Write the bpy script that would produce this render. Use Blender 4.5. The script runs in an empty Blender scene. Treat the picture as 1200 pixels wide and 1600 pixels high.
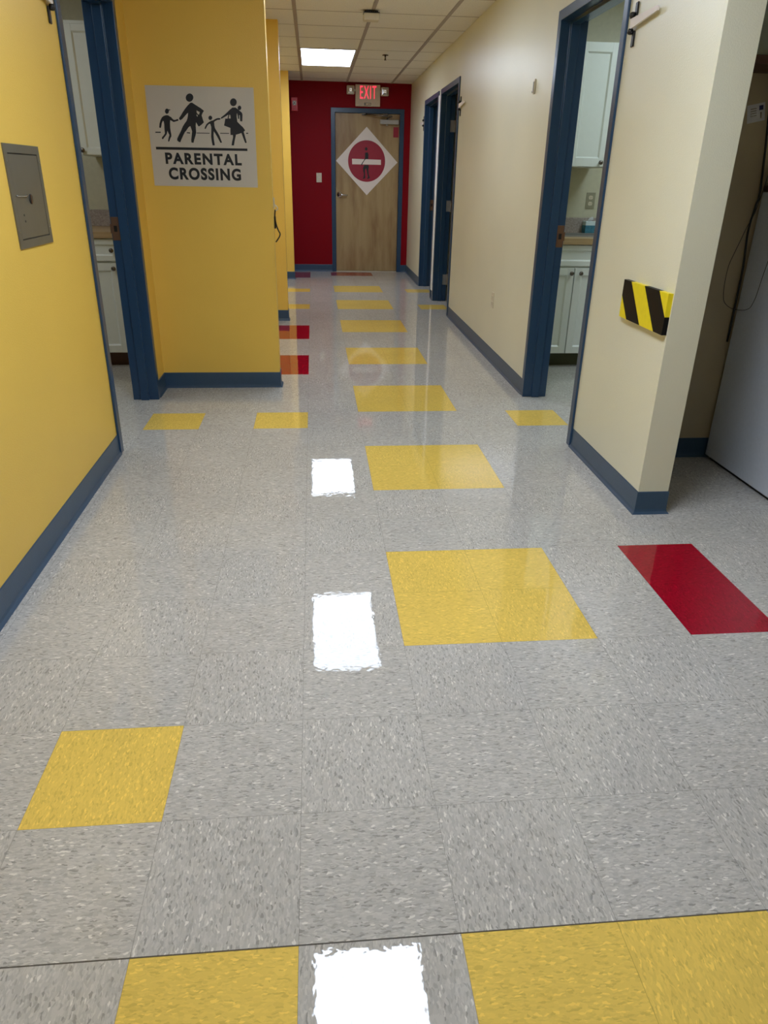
import bpy, bmesh, math, random
from mathutils import Vector, Matrix, geometry
PI = math.pi
random.seed(4)
S = bpy.context.scene
COL = S.collection

# ------------------------------------------------------------------ camera
cam_data = bpy.data.cameras.new('camera')
cam = bpy.data.objects.new('camera', cam_data)
COL.objects.link(cam)
cam_data.sensor_fit = 'VERTICAL'
cam_data.sensor_height = 36.0
cam_data.sensor_width = 27.0
cam_data.lens = 36.0 * 1117.45 / 1600.0
cam_data.clip_start = 0.02
cam_f = Vector((0.09004, 0.90223, -0.42176))
cam_r = Vector((0.99570, -0.09078, 0.01838))
cam_u = cam_r.cross(cam_f).normalized()
cam_r = cam_f.cross(cam_u).normalized()
m = Matrix((cam_r, cam_u, -cam_f.normalized())).transposed().to_4x4()
m.translation = (0.05542, -0.87122, 1.28976)
cam.matrix_world = m
S.camera = cam

# ------------------------------------------------------------------ world, exposure
W = bpy.data.worlds.new('world')
S.world = W
W.use_nodes = True
W.node_tree.nodes['Background'].inputs['Color'].default_value = (0.9, 0.95, 1.0, 1)
W.node_tree.nodes['Background'].inputs['Strength'].default_value = 0.02
S.view_settings.view_transform = 'Standard'
S.view_settings.look = 'None'
S.view_settings.gamma = 1.0
S.view_settings.use_curve_mapping = False
S.view_settings.exposure = 0.0
HALL_LIGHT = 13.0
NEAR_LIGHT = 20.0
MID_LIGHT = 9.5       # radiance of the hall troffer lenses
ROOM_LIGHT = 7.0       # troffers of the two exam rooms
LEFT_ROOM_LIGHT = 6.0
LOBBY_FILL = 3.0

# ------------------------------------------------------------------ materials
def srgb(r, g, b):
    f = lambda c: (c / 255 / 12.92) if c / 255 <= 0.04045 else ((c / 255 + 0.055) / 1.055) ** 2.4
    return (f(r), f(g), f(b), 1.0)

class NT:
    def __init__(s, name):
        s.m = bpy.data.materials.new(name)
        s.m.use_nodes = True
        s.t = s.m.node_tree
        s.b = s.t.nodes['Principled BSDF']
    def n(s, kind, **kw):
        x = s.t.nodes.new(kind)
        for k, v in kw.items():
            setattr(x, k, v)
        return x
    def l(s, a, b):
        s.t.links.new(a, b)
    def coords(s, scale=(1, 1, 1), kind='Object'):
        tc = s.n('ShaderNodeTexCoord')
        mp = s.n('ShaderNodeMapping')
        mp.inputs['Scale'].default_value = scale
        s.l(tc.outputs[kind], mp.inputs['Vector'])
        return mp.outputs['Vector']
    def noise(s, vec, scale, detail=3, rough=0.5):
        x = s.n('ShaderNodeTexNoise')
        x.inputs['Scale'].default_value = scale
        x.inputs['Detail'].default_value = detail
        x.inputs['Roughness'].default_value = rough
        s.l(vec, x.inputs['Vector'])
        return x.outputs['Fac']
    def ramp(s, fac, stops, interp='LINEAR'):
        x = s.n('ShaderNodeValToRGB')
        x.color_ramp.interpolation = interp
        e = x.color_ramp.elements
        e[0].position, e[0].color = stops[0]
        e[1].position, e[1].color = stops[1]
        for p, c in stops[2:]:
            q = e.new(p)
            q.color = c
        s.l(fac, x.inputs['Fac'])
        return x.outputs['Color']
    def bump(s, h, dist, strength=1.0, to='Normal'):
        x = s.n('ShaderNodeBump')
        x.inputs['Strength'].default_value = strength
        x.inputs['Distance'].default_value = dist
        s.l(h, x.inputs['Height'])
        s.l(x.outputs['Normal'], s.b.inputs[to])
    def math(s, op, a, b=None, c=None):
        x = s.n('ShaderNodeMath', operation=op)
        for i, v in enumerate((a, b, c)):
            if v is None:
                continue
            if isinstance(v, (int, float)):
                x.inputs[i].default_value = v
            else:
                s.l(v, x.inputs[i])
        return x.outputs[0]
    def mix(s, fac, a, b, blend='MIX'):
        x = s.n('ShaderNodeMix', data_type='RGBA', blend_type=blend)
        for i, v in ((0, fac), (6, a), (7, b)):
            if isinstance(v, (int, float)):
                x.inputs[i].default_value = v
            elif isinstance(v, tuple):
                x.inputs[i].default_value = v
            else:
                s.l(v, x.inputs[i])
        return x.outputs[2]

def shade(c, k):
    return (c[0] * k, c[1] * k, c[2] * k, 1.0)

def plain(name, color, rough=0.5, metal=0.0, var=0.04, bump=0.0, scale=30, spec=0.5):
    t = NT(name)
    v = t.coords()
    f = t.noise(v, scale, 3)
    col = t.ramp(f, [(0.3, shade(color, 1 - var)), (0.7, shade(color, 1 + var))])
    t.l(col, t.b.inputs['Base Color'])
    t.b.inputs['Roughness'].default_value = rough
    t.b.inputs['Metallic'].default_value = metal
    t.b.inputs['Specular IOR Level'].default_value = spec
    if bump:
        t.bump(t.noise(v, scale * 8, 2), bump)
    return t.m

def wall_paint(name, color, rough=0.42):
    t = NT(name)
    v = t.coords()
    big = t.noise(v, 1.3, 2)
    col = t.ramp(big, [(0.3, shade(color, 0.965)), (0.7, shade(color, 1.03))])
    t.l(col, t.b.inputs['Base Color'])
    t.b.inputs['Roughness'].default_value = rough
    t.b.inputs['Specular IOR Level'].default_value = 0.15 if rough > 0.55 else 0.4
    a = t.noise(v, 190, 2)
    t.bump(a, 0.0011, 0.8)
    return t.m

def emit(name, color, strength):
    t = NT(name)
    t.b.inputs['Base Color'].default_value = (color[0], color[1], color[2], 1)
    t.b.inputs['Emission Color'].default_value = (color[0], color[1], color[2], 1)
    t.b.inputs['Emission Strength'].default_value = strength
    return t.m

def tile_material(name, base, palette, across, fleck=1.0):
    """vinyl composition tile: elongated chips, quarter-turned tile to tile"""
    t = NT(name)
    uv = t.coords((1, 1, 1), 'UV')
    obj = t.coords((1, 1, 1))
    warp = t.n('ShaderNodeTexNoise')
    warp.inputs['Scale'].default_value = 70
    warp.inputs['Detail'].default_value = 2
    t.l(obj, warp.inputs['Vector'])
    sub = t.n('ShaderNodeVectorMath', operation='SUBTRACT')
    t.l(warp.outputs['Color'], sub.inputs[0])
    sub.inputs[1].default_value = (0.5, 0.5, 0.5)
    scl = t.n('ShaderNodeVectorMath', operation='SCALE')
    scl.inputs['Scale'].default_value = 0.008
    t.l(sub.outputs[0], scl.inputs[0])
    add = t.n('ShaderNodeVectorMath', operation='ADD')
    t.l(obj, add.inputs[0])
    t.l(scl.outputs[0], add.inputs[1])
    def chips(sx, sy, palette):
        mp = t.n('ShaderNodeMapping')
        mp.inputs['Scale'].default_value = (sx, sy, 1) if across else (sy, sx, 1)
        t.l(add.outputs[0], mp.inputs['Vector'])
        vo = t.n('ShaderNodeTexVoronoi', voronoi_dimensions='2D')
        vo.inputs['Scale'].default_value = 1.0
        t.l(mp.outputs['Vector'], vo.inputs['Vector'])
        sp = t.n('ShaderNodeSeparateColor')
        t.l(vo.outputs['Color'], sp.inputs[0])
        return t.ramp(sp.outputs[0], palette, 'CONSTANT'), sp.outputs[1]
    p1 = [(0.0, shade(base, palette[0]))] + [(q, shade(base, k)) for q, k in palette[1]]
    c1, _ = chips(78, 235, p1)
    c2, r2 = chips(120, 330, p1)
    col = t.mix(t.math('GREATER_THAN', r2, 0.5), c1, c2)
    big = t.noise(obj, 2.2, 3)
    col = t.mix(1.0, col, t.ramp(big, [(0.3, (0.95, 0.95, 0.95, 1)), (0.7, (1.04, 1.04, 1.04, 1))]), 'MULTIPLY')
    # tile joints
    sx = t.n('ShaderNodeSeparateXYZ')
    t.l(uv, sx.inputs[0])
    def near(o):
        fr = t.math('FRACT', t.math('ADD', o, 0.5))
        return t.math('LESS_THAN', t.math('ABSOLUTE', t.math('SUBTRACT', fr, 0.5)), 0.0022)
    joint = t.math('MAXIMUM', near(sx.outputs[0]), near(sx.outputs[1]))
    wide = t.math('LESS_THAN', t.math('ABSOLUTE', sx.outputs[1]), 0.0052)
    col = t.mix(t.math('MULTIPLY', joint, 0.5), col, shade(base, 0.35))
    col = t.mix(t.math('MULTIPLY', wide, 0.85), col, (0.05, 0.045, 0.04, 1))
    t.l(col, t.b.inputs['Base Color'])
    t.b.inputs['Roughness'].default_value = 0.02
    t.b.inputs['IOR'].default_value = 1.52
    t.b.inputs['Specular IOR Level'].default_value = 0.5
    h = t.math('ADD', t.noise(obj, 60, 1), t.math('MULTIPLY', t.noise(obj, 9, 2), 3.0))
    t.bump(h, 0.000085)
    return t.m

PAL_G = (0.64, [(0.04, 0.80), (0.13, 0.91), (0.36, 0.985), (0.66, 1.07), (0.88, 1.15), (0.972, 1.45)])
PAL_Y = (0.84, [(0.08, 0.93), (0.30, 0.99), (0.70, 1.04), (0.93, 1.18)])
PAL_R = (0.75, [(0.12, 0.88), (0.35, 1.0), (0.75, 1.08), (0.95, 1.35)])
GREY, YEL, RED = srgb(188, 184, 176), srgb(232, 198, 96), srgb(158, 12, 36)
TILE = [tile_material('tile_grey_across', GREY, PAL_G, False), tile_material('tile_grey_along', GREY, PAL_G, True),
        tile_material('tile_yellow_across', YEL, PAL_Y, False), tile_material('tile_yellow_along', YEL, PAL_Y, True),
        tile_material('tile_red_across', RED, PAL_R, False), tile_material('tile_red_along', RED, PAL_R, True)]

M = {}
M['yellow'] = wall_paint('yellow_wall_paint', srgb(241, 198, 88))
M['cream'] = wall_paint('cream_wall_paint', srgb(226, 222, 196), 0.30)
M['tan'] = wall_paint('shaded_niche_paint', srgb(176, 162, 132), 0.5)  # darker than the cream walls: the niche's shade is put into the colour
M['red'] = wall_paint('red_wall_paint', srgb(134, 3, 20), 0.6)
M['grey_paint'] = wall_paint('grey_white_paint', srgb(206, 200, 188), 0.5)
M['frame'] = plain('blue_frame_enamel', srgb(36, 66, 96), 0.28, var=0.03, bump=0.0003, scale=40)
M['base'] = plain('blue_vinyl_base', srgb(54, 78, 102), 0.32, var=0.04, bump=0.0003)
M['white'] = plain('white_cabinet_lacquer', srgb(226, 230, 222), 0.35, var=0.01)
M['knob'] = plain('brushed_nickel', srgb(120, 112, 104), 0.25, 0.9)
M['steel'] = plain('stainless_steel', srgb(170, 168, 165), 0.3, 0.5)
M['chrome'] = plain('satin_chrome', srgb(205, 205, 205), 0.18, 1.0)
M['strike'] = plain('aged_brass_plate', srgb(140, 108, 88), 0.35, 0.8)
M['black'] = plain('black_plastic', srgb(16, 15, 17), 0.4)
M['ink'] = plain('black_vinyl_lettering', srgb(14, 15, 20), 0.5, var=0.0)
M['signwhite'] = plain('sign_white', srgb(205, 196, 182), 0.5, var=0.02, scale=6)
M['signwhite2'] = plain('door_sign_white', srgb(232, 222, 214), 0.5, var=0.02, scale=6)
M['signred'] = plain('sign_red', srgb(150, 22, 48), 0.5, var=0.04)
M['beige'] = plain('beige_plastic', srgb(214, 204, 180), 0.4)
M['housing'] = plain('exit_housing', srgb(205, 190, 168), 0.5)
M['toe'] = plain('dark_olive_toe_kick', srgb(66, 66, 34), 0.5)
M['toe2'] = plain('dark_brown_toe_kick', srgb(84, 50, 26), 0.5)
M['panel'] = plain('access_panel_metal', srgb(118, 112, 98), 0.38, 0.4, var=0.05, scale=8)
M['hazyel'] = plain('hazard_yellow', srgb(238, 216, 30), 0.4, var=0.04, scale=40)
M['hazblk'] = plain('hazard_black', srgb(9, 7, 7), 0.5, spec=0.25)
M['fridge'] = plain('white_enamel', srgb(200, 206, 216), 0.35, var=0.03, bump=0.0004, scale=60)
M['brown'] = plain('dark_brown_wood', srgb(72, 42, 30), 0.5, var=0.15, scale=12)
M['greybox'] = plain('grey_green_plastic', srgb(140, 148, 136), 0.5)
M['plate'] = plain('taupe_cover_plate', srgb(150, 146, 122), 0.4)
M['tissue_teal'] = plain('teal_card', srgb(60, 120, 140), 0.6, var=0.2, scale=60)
M['tissue_white'] = plain('white_card', srgb(210, 225, 225), 0.6)
M['paper'] = plain('white_paper', srgb(205, 205, 205), 0.7)
M['navy'] = plain('navy_print', srgb(22, 30, 90), 0.6)
M['alarm'] = plain('alarm_red', srgb(200, 16, 24), 0.3)
M['tee'] = plain('ceiling_grid_metal', srgb(168, 156, 148), 0.5)
M['interior'] = plain('exam_room_paint', srgb(196, 192, 166), 0.5, bump=0.0003)
M['lens'] = emit('troffer_lens', (0.90, 1.03, 1.25), HALL_LIGHT)
M['lens_near'] = emit('troffer_lens_near', (0.90, 1.03, 1.25), NEAR_LIGHT)
M['lens_mid'] = emit('troffer_lens_mid', (0.90, 1.03, 1.25), MID_LIGHT)
M['lens_fill'] = emit('lobby_fill_lens', (0.90, 1.03, 1.25), LOBBY_FILL)
M['lens_room'] = emit('room_lens', (0.84, 1.02, 1.12), ROOM_LIGHT)
M['lens_left'] = emit('left_room_lens', (0.92, 1.0, 1.08), LEFT_ROOM_LIGHT)
M['led'] = emit('red_led', (1.0, 0.045, 0.09), 1.25)
M['white_strip'] = plain('white_strip_paint', srgb(246, 248, 246), 0.25, var=0.01)
M['bulb'] = emit('lamp_lens', (0.92, 0.88, 0.82), 0.5)

def ceiling_material():
    t = NT('mineral_ceiling_tile')
    v = t.coords()
    c = srgb(238, 234, 226)
    f = t.noise(v, 120, 4, 0.7)
    t.l(t.ramp(f, [(0.36, shade(c, 0.80)), (0.46, c)]), t.b.inputs['Base Color'])
    t.b.inputs['Roughness'].default_value = 0.9
    t.bump(t.noise(v, 160, 3), 0.002, 0.6)
    return t.m
M['ceiling'] = ceiling_material()

def wood_material(name, a, b, c, sx, sz, rough=0.4, blot=True):
    t = NT(name)
    v = t.coords((sx, sx, sz))
    g = t.noise(v, 1.0, 5, 0.62)
    col = t.ramp(g, [(0.28, b), (0.5, a), (0.74, c)])
    if blot:
        v2 = t.coords((4.0, 4.0, 0.9))
        k = t.noise(v2, 1.0, 4, 0.6)
        col = t.mix(1.0, col, t.ramp(k, [(0.34, (0.66, 0.54, 0.46, 1)), (0.55, (1.0, 1.0, 1.0, 1))]), 'MULTIPLY')
    t.l(col, t.b.inputs['Base Color'])
    t.b.inputs['Roughness'].default_value = rough
    return t.m
M['doorwood'] = wood_material('birch_veneer', srgb(166, 142, 100), srgb(156, 130, 88), srgb(172, 148, 106), 16, 0.9)
M['counter'] = wood_material('tan_laminate', srgb(176, 148, 108), srgb(158, 130, 92), srgb(192, 166, 128), 3, 40, 0.35, False)

def splash_material():
    t = NT('speckled_laminate')
    v = t.coords()
    f = t.noise(v, 90, 5, 0.7)
    t.l(t.ramp(f, [(0.35, srgb(140, 128, 120)), (0.65, srgb(182, 170, 162))]), t.b.inputs['Base Color'])
    t.b.inputs['Roughness'].default_value = 0.35
    return t.m
M['splash'] = splash_material()

# ------------------------------------------------------------------ mesh helpers
def box(bm, x0, x1, y0, y1, z0, z1, mi=0, bev=0.0, seg=2):
    t = bmesh.new()
    vs = [t.verts.new(c) for c in ((x0, y0, z0), (x1, y0, z0), (x1, y1, z0), (x0, y1, z0), (x0, y0, z1), (x1, y0, z1), (x1, y1, z1), (x0, y1, z1))]
    for f in ((0, 3, 2, 1), (4, 5, 6, 7), (0, 1, 5, 4), (1, 2, 6, 5), (2, 3, 7, 6), (3, 0, 4, 7)):
        t.faces.new([vs[i] for i in f])
    if bev > 0:
        bmesh.ops.bevel(t, geom=list(t.edges), offset=bev, segments=seg, affect='EDGES', profile=0.5)
    merge(bm, t, mi)

def merge(bm, t, mi=0, mat=None):
    if mat is not None:
        bmesh.ops.transform(t, matrix=mat, verts=t.verts)
    mp = {}
    for v in t.verts:
        mp[v] = bm.verts.new(v.co)
    for f in t.faces:
        try:
            g = bm.faces.new([mp[v] for v in f.verts])
            g.material_index = mi
            g.smooth = f.smooth
        except ValueError:
            pass
    t.free()

def lathe(bm, prof, c=(0, 0, 0), axis='Z', seg=20, mi=0):
    """prof: list of (radius, height)"""
    t = bmesh.new()
    rings = []
    for r, h in prof:
        if r < 1e-6:
            rings.append([t.verts.new((0, 0, h))])
        else:
            rings.append([t.verts.new((r * math.cos(2 * PI * i / seg), r * math.sin(2 * PI * i / seg), h)) for i in range(seg)])
    for a, b in zip(rings, rings[1:]):
        for i in range(seg):
            j = (i + 1) % seg
            if len(a) == 1:
                f = t.faces.new((a[0], b[j], b[i])) if len(b) > 1 else None
            elif len(b) == 1:
                f = t.faces.new((a[i], a[j], b[0]))
            else:
                f = t.faces.new((a[i], a[j], b[j], b[i]))
            if f:
                f.smooth = True
    if len(rings[0]) > 1:
        t.faces.new(list(reversed(rings[0])))
    if len(rings[-1]) > 1:
        t.faces.new(rings[-1])
    bmesh.ops.recalc_face_normals(t, faces=t.faces)
    if axis == '-Y':
        R_ = Matrix.Rotation(PI / 2, 4, 'X')
    elif axis == 'X':
        R_ = Matrix.Rotation(PI / 2, 4, 'Y')
    elif axis == '-Z':
        R_ = Matrix.Rotation(PI, 4, 'X')
    else:
        R_ = Matrix.Identity(4)
    merge(bm, t, mi, Matrix.Translation(c) @ R_)

def tube(bm, pts, r, seg=10, mi=0):
    pts = [Vector(p) for p in pts]
    n = len(pts)
    rings = []
    up = None
    for i, p in enumerate(pts):
        d = (pts[min(i + 1, n - 1)] - pts[max(i - 1, 0)]).normalized()
        if up is None:
            up = d.orthogonal().normalized()
        up = (up - d * up.dot(d)).normalized()
        s = d.cross(up)
        rings.append([bm.verts.new(p + (up * math.cos(2 * PI * k / seg) + s * math.sin(2 * PI * k / seg)) * r) for k in range(seg)])
    for a, b in zip(rings, rings[1:]):
        for k in range(seg):
            f = bm.faces.new((a[k], a[(k + 1) % seg], b[(k + 1) % seg], b[k]))
            f.smooth = True
            f.material_index = mi
    for rr in (list(reversed(rings[0])), rings[-1]):
        f = bm.faces.new(rr)
        f.material_index = mi

def smooth_path(pts, k=5):
    P = [Vector(p) for p in pts]
    out = []
    for i in range(len(P) - 1):
        p0, p1, p2, p3 = P[max(i - 1, 0)], P[i], P[i + 1], P[min(i + 2, len(P) - 1)]
        for j in range(k):
            t = j / k
            out.append(0.5 * ((2 * p1) + (-p0 + p2) * t + (2 * p0 - 5 * p1 + 4 * p2 - p3) * t * t + (-p0 + 3 * p1 - 3 * p2 + p3) * t ** 3))
    out.append(P[-1])
    return out

def plate(bm, poly, y0, y1, holes=(), mi=0):
    """extrude an x,z outline from y0 (front, smaller) to y1 (back)"""
    loops = [list(poly)] + [list(h) for h in holes]
    tris = geometry.tessellate_polygon([[Vector((x, z, 0)) for x, z in l] for l in loops])
    flat = [p for l in loops for p in l]
    fr = [bm.verts.new((x, y0, z)) for x, z in flat]
    bk = [bm.verts.new((x, y1, z)) for x, z in flat]
    new = []
    for t in tris:
        try:
            new.append(bm.faces.new([fr[i] for i in t]))
            new.append(bm.faces.new([bk[i] for i in reversed(t)]))
        except ValueError:
            pass
    o = 0
    for l in loops:
        n = len(l)
        for i in range(n):
            new.append(bm.faces.new((fr[o + i], fr[o + (i + 1) % n], bk[o + (i + 1) % n], bk[o + i])))
        o += n
    for f in new:
        f.material_index = mi
    bmesh.ops.recalc_face_normals(bm, faces=new)

def obj(name, bm, mats, parent=None, loc=(0, 0, 0), rz=0.0):
    me = bpy.data.meshes.new(name)
    bm.to_mesh(me)
    bm.free()
    if not isinstance(mats, (list, tuple)):
        mats = [mats]
    for x in mats:
        me.materials.append(x)
    o = bpy.data.objects.new(name, me)
    COL.objects.link(o)
    o.location = loc
    o.rotation_euler = (0, 0, rz)
    if parent is not None:
        o.parent = parent
    return o

def tag(o, label, cat, group=None):
    o['label'] = label
    o['category'] = cat
    if group:
        o['group'] = group
    return o

def struct(o):
    o['kind'] = 'structure'
    return o

def thing(name, loc, rz, label=None, cat=None, group=None):
    o = bpy.data.objects.new(name, None)
    COL.objects.link(o)
    o.empty_display_size = 0.05
    o.location = loc
    o.rotation_euler = (0, 0, rz)
    if label:
        tag(o, label, cat, group)
    return o

def copy_tree(o, parent=None):
    c = o.copy()
    COL.objects.link(c)
    if parent is not None:
        c.parent = parent
    for ch in list(o.children):
        copy_tree(ch, c)
    return c

def NB():
    return bmesh.new()

END, RIGHT, LEFT = 0.0, -PI / 2, PI / 2      # a wall seen facing the viewer: local x right, -y out of the wall, z up
RIGHT_WALL_THINGS = []                       # the right hall wall runs very slightly out of true

# ------------------------------------------------------------------ light fixtures
def troffer(loc, lens, label, w=0.56, l=1.2, group=None):
    t = thing('ceiling_light', loc, 0, label, 'ceiling light', group)
    b = NB()
    for a in ((-w / 2 - 0.012, -w / 2, -l / 2 - 0.012, l / 2 + 0.012), (w / 2, w / 2 + 0.012, -l / 2 - 0.012, l / 2 + 0.012),
              (-w / 2, w / 2, -l / 2 - 0.012, -l / 2), (-w / 2, w / 2, l / 2, l / 2 + 0.012)):
        box(b, a[0], a[1], a[2], a[3], -0.006, 0.0)
    obj('frame', b, M['tee'], t)
    b = NB()
    box(b, -w / 2, w / 2, -l / 2, l / 2, -0.004, -0.001)
    obj('diffuser', b, lens, t)
    return t
troffer((0.25, 8.46, 2.5), M['lens'], 'white rectangular ceiling light glowing near the red end wall')
troffer((0.262, 4.69, 2.5), M['lens_mid'], 'ceiling light reflected as the middle white patch on the hall floor')
troffer((0.262, 1.04, 2.5), M['lens_near'], 'ceiling light reflected as the white patch at the bottom of the photo')
troffer((0.3, -2.6, 2.5), M['lens_fill'], 'unseen ceiling light added as fill in the lobby behind the viewer')  # out of view, added to light the open area and niche
troffer((2.6, 3.75, 2.5), M['lens_room'], 'ceiling light of the bright exam room right of the hall')
troffer((-2.1, 3.3, 2.5), M['lens_left'], 'ceiling light of the dimmer exam room left of the hall')

# ------------------------------------------------------------------ floor
T = 0.3048
ROWY = {0: 0.0, 1: .305, 2: .611, 3: .920, 4: 1.228, 5: 1.528, 6: 1.826, 7: 2.124, 8: 2.425, 9: 2.723, 10: 3.037, 11: 3.341, 12: 3.645,
        13: 3.946, 14: 4.266, 15: 4.575, 16: 4.885, 17: 5.165, 18: 5.525, 19: 5.84, 20: 6.17, 21: 6.46, 22: 6.80, 23: 7.131, 24: 7.45, 25: 7.765,
        26: 8.09, 27: 8.416, 28: 8.705, 29: 8.991, 30: 9.27, 31: 9.55, 32: 9.82, 33: 10.08, 34: 10.49, 35: 10.85}
def rowy(j):
    return ROWY[j] if j in ROWY else j * T
YT = {(-2, 1), (-1, -1), (-3, 10), (-1, 10), (4, 10), (-1, 23), (-1, 27), (4, 23), (4, 27)}
for j0 in (-2, 3, 7, 11, 15, 19, 23, 27):
    for i in (1, 2):
        for j in (j0, j0 + 1):
            YT.add((i, j))
RT = {(4, 3), (4, 4), (-1, 14), (-1, 15), (-1, 18), (-1, 19), (-1, 32), (-1, 33), (1, 33), (2, 33)}
b = NB()
uvl = b.loops.layers.uv.new('UVMap')
vg = {}
def fv(i, j):
    if (i, j) not in vg:
        vg[(i, j)] = b.verts.new((i * T, rowy(j), 0))
    return vg[(i, j)]
for i in range(-12, 13):
    for j in range(-14, 35):
        f = b.faces.new((fv(i, j), fv(i + 1, j), fv(i + 1, j + 1), fv(i, j + 1)))
        for lp, uvc in zip(f.loops, ((i, j), (i + 1, j), (i + 1, j + 1), (i, j + 1))):
            lp[uvl].uv = uvc
        k = 4 if (i, j) in RT else 2 if (i, j) in YT else 0
        f.material_index = k + (0 if (i + j) % 2 else 1)
# sealed slab under the tiles
x0, x1, y0, y1 = -12 * T, 13 * T, -14 * T, rowy(35)
vs = [b.verts.new(c) for c in ((x0, y0, -0.1), (x1, y0, -0.1), (x1, y1, -0.1), (x0, y1, -0.1))]
b.faces.new(list(reversed(vs)))
struct(obj('floor', b, TILE))
M['tile_across'] = TILE[0]

# ------------------------------------------------------------------ ceiling
b = NB()
box(b, x0, x1, y0, y1, 2.5, 2.56)
ceil_ob = struct(obj('ceiling', b, M['ceiling']))
b = NB()
bars = [-0.055 + 0.62 * k for k in range(-5, 6)]
for x in bars:
    box(b, x - 0.015, x + 0.015, y0, 10.6, 2.4965, 2.5)
b2 = NB()
yy = 7.84 + 0.61 * 4
while yy > -4.2:
    box(b2, x0, x1, yy - 0.006, yy + 0.006, 2.4990, 2.5)
    yy -= 0.61
obj('ceiling_grid', b, M['tee'], ceil_ob)
obj('cross_tees', b2, M['tee'], ceil_ob)

# ------------------------------------------------------------------ walls (local x along the wall, y depth)
H = 2.5
def wall(name, loc, rz, length, thick, mat, holes=(), x_start=0.0):
    """holes: (x0, x1, top)"""
    b = NB()
    x = x_start
    for h0, h1, ht in sorted(holes):
        box(b, x, h0, 0, thick, 0, H)
        box(b, h0, h1, 0, thick, ht, H)
        x = h1
    box(b, x, length, 0, thick, 0, H)
    return struct(obj(name, b, mat, None, loc, rz))

def frame_profile(th, fw):
    return [(-.012, -fw), (-.012, 0), (.045, 0), (.045, .016), (.095, .016), (.095, 0), (th + .012, 0), (th + .012, -fw), (th, -fw), (th, -.02), (0, -.02), (0, -fw)]

def door_frame(name, loc, rz, a0, a1, top, th, fw=0.05, prof=None):
    """a0, a1, top: clear opening. returns the empty with its frame"""
    root = struct(thing(name, loc, rz))
    P = prof or frame_profile(th, fw)
    b = NB()
    rings = []
    for kind in range(4):
        ring = []
        for y, w in P:
            ring.append(b.verts.new(((a0 + w) if kind < 2 else (a1 - w), y, 0.0 if kind in (0, 3) else top - w)))
        rings.append(ring)
    n = len(P)
    for r0, r1 in zip(rings, rings[1:]):
        for i in range(n):
            b.faces.new((r0[i], r0[(i + 1) % n], r1[(i + 1) % n], r1[i]))
    for r in (rings[0], rings[3]):
        b.faces.new(r)
    bmesh.ops.recalc_face_normals(b, faces=b.faces)
    fr = obj('frame', b, M['frame'], root)
    md = fr.modifiers.new('bevel', 'BEVEL')
    md.width = 0.003
    md.segments = 2
    md.limit_method = 'ANGLE'
    return root

def base_profile():
    return [(0.0, 0.0), (-0.016, 0.0), (-0.013, 0.004), (-0.007, 0.010), (-0.0045, 0.02), (-0.004, 0.098), (-0.002, 0.101), (0.0, 0.101)]

def baseboard(name, paths, mat=None):
    """paths: lists of world (x, y) points, the room being on the LEFT of the travel direction"""
    b = NB()
    for path in paths:
        P = [Vector((x, y)) for x, y in path]
        rings = []
        for i, p in enumerate(P):
            nrm = []
            if i > 0:
                d = (P[i] - P[i - 1]).normalized()
                nrm.append(Vector((-d.y, d.x)))
            if i < len(P) - 1:
                d = (P[i + 1] - P[i]).normalized()
                nrm.append(Vector((-d.y, d.x)))
            if len(nrm) == 2:
                mm = (nrm[0] + nrm[1]).normalized()
                mm = mm / mm.dot(nrm[0])
            else:
                mm = nrm[0]
            rings.append([b.verts.new((p.x + mm.x * -yy, p.y + mm.y * -yy, z)) for yy, z in base_profile()])
        n = len(rings[0])
        for r0, r1 in zip(rings, rings[1:]):
            for k in range(n):
                b.faces.new((r0[k], r0[(k + 1) % n], r1[(k + 1) % n], r1[k]))
        b.faces.new(rings[0])
        b.faces.new(rings[-1])
    bmesh.ops.recalc_face_normals(b, faces=b.faces)
    return struct(obj(name, b, mat or M['base']))

# right hall wall: local x runs towards the viewer (world -Y) from Y=10.6
RX = 1.418
TH = 0.132
D1, D2, D3 = (2.675, 3.695), (6.70, 7.80), (7.95, 9.06)      # outer edges of the three right frames (world Y)
TOP1, TOP2 = 2.135, 2.165
def ry(y):
    return 10.6 - y
def hole(d, top, fw=0.05):
    return (ry(d[1]) + fw - 0.02, ry(d[0]) - fw + 0.02, top - fw + 0.02)
w = wall('wall_right', (RX, 10.6, 0), RIGHT, 10.6 - 1.82, TH, M['cream'], [hole(D1, TOP1), hole(D2, TOP2), hole(D3, TOP2)])
RIGHT_WALL_THINGS.append(w)
door_roots = []
for k, (d, top) in enumerate(((D1, TOP1), (D2, TOP2), (D3, TOP2))):
    r = door_frame('door_%d' % (k + 2), (RX, 10.6, 0), RIGHT, ry(d[1]) + 0.05, ry(d[0]) - 0.05, top - 0.05, TH)
    door_roots.append(r)
    RIGHT_WALL_THINGS.append(r)

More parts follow.
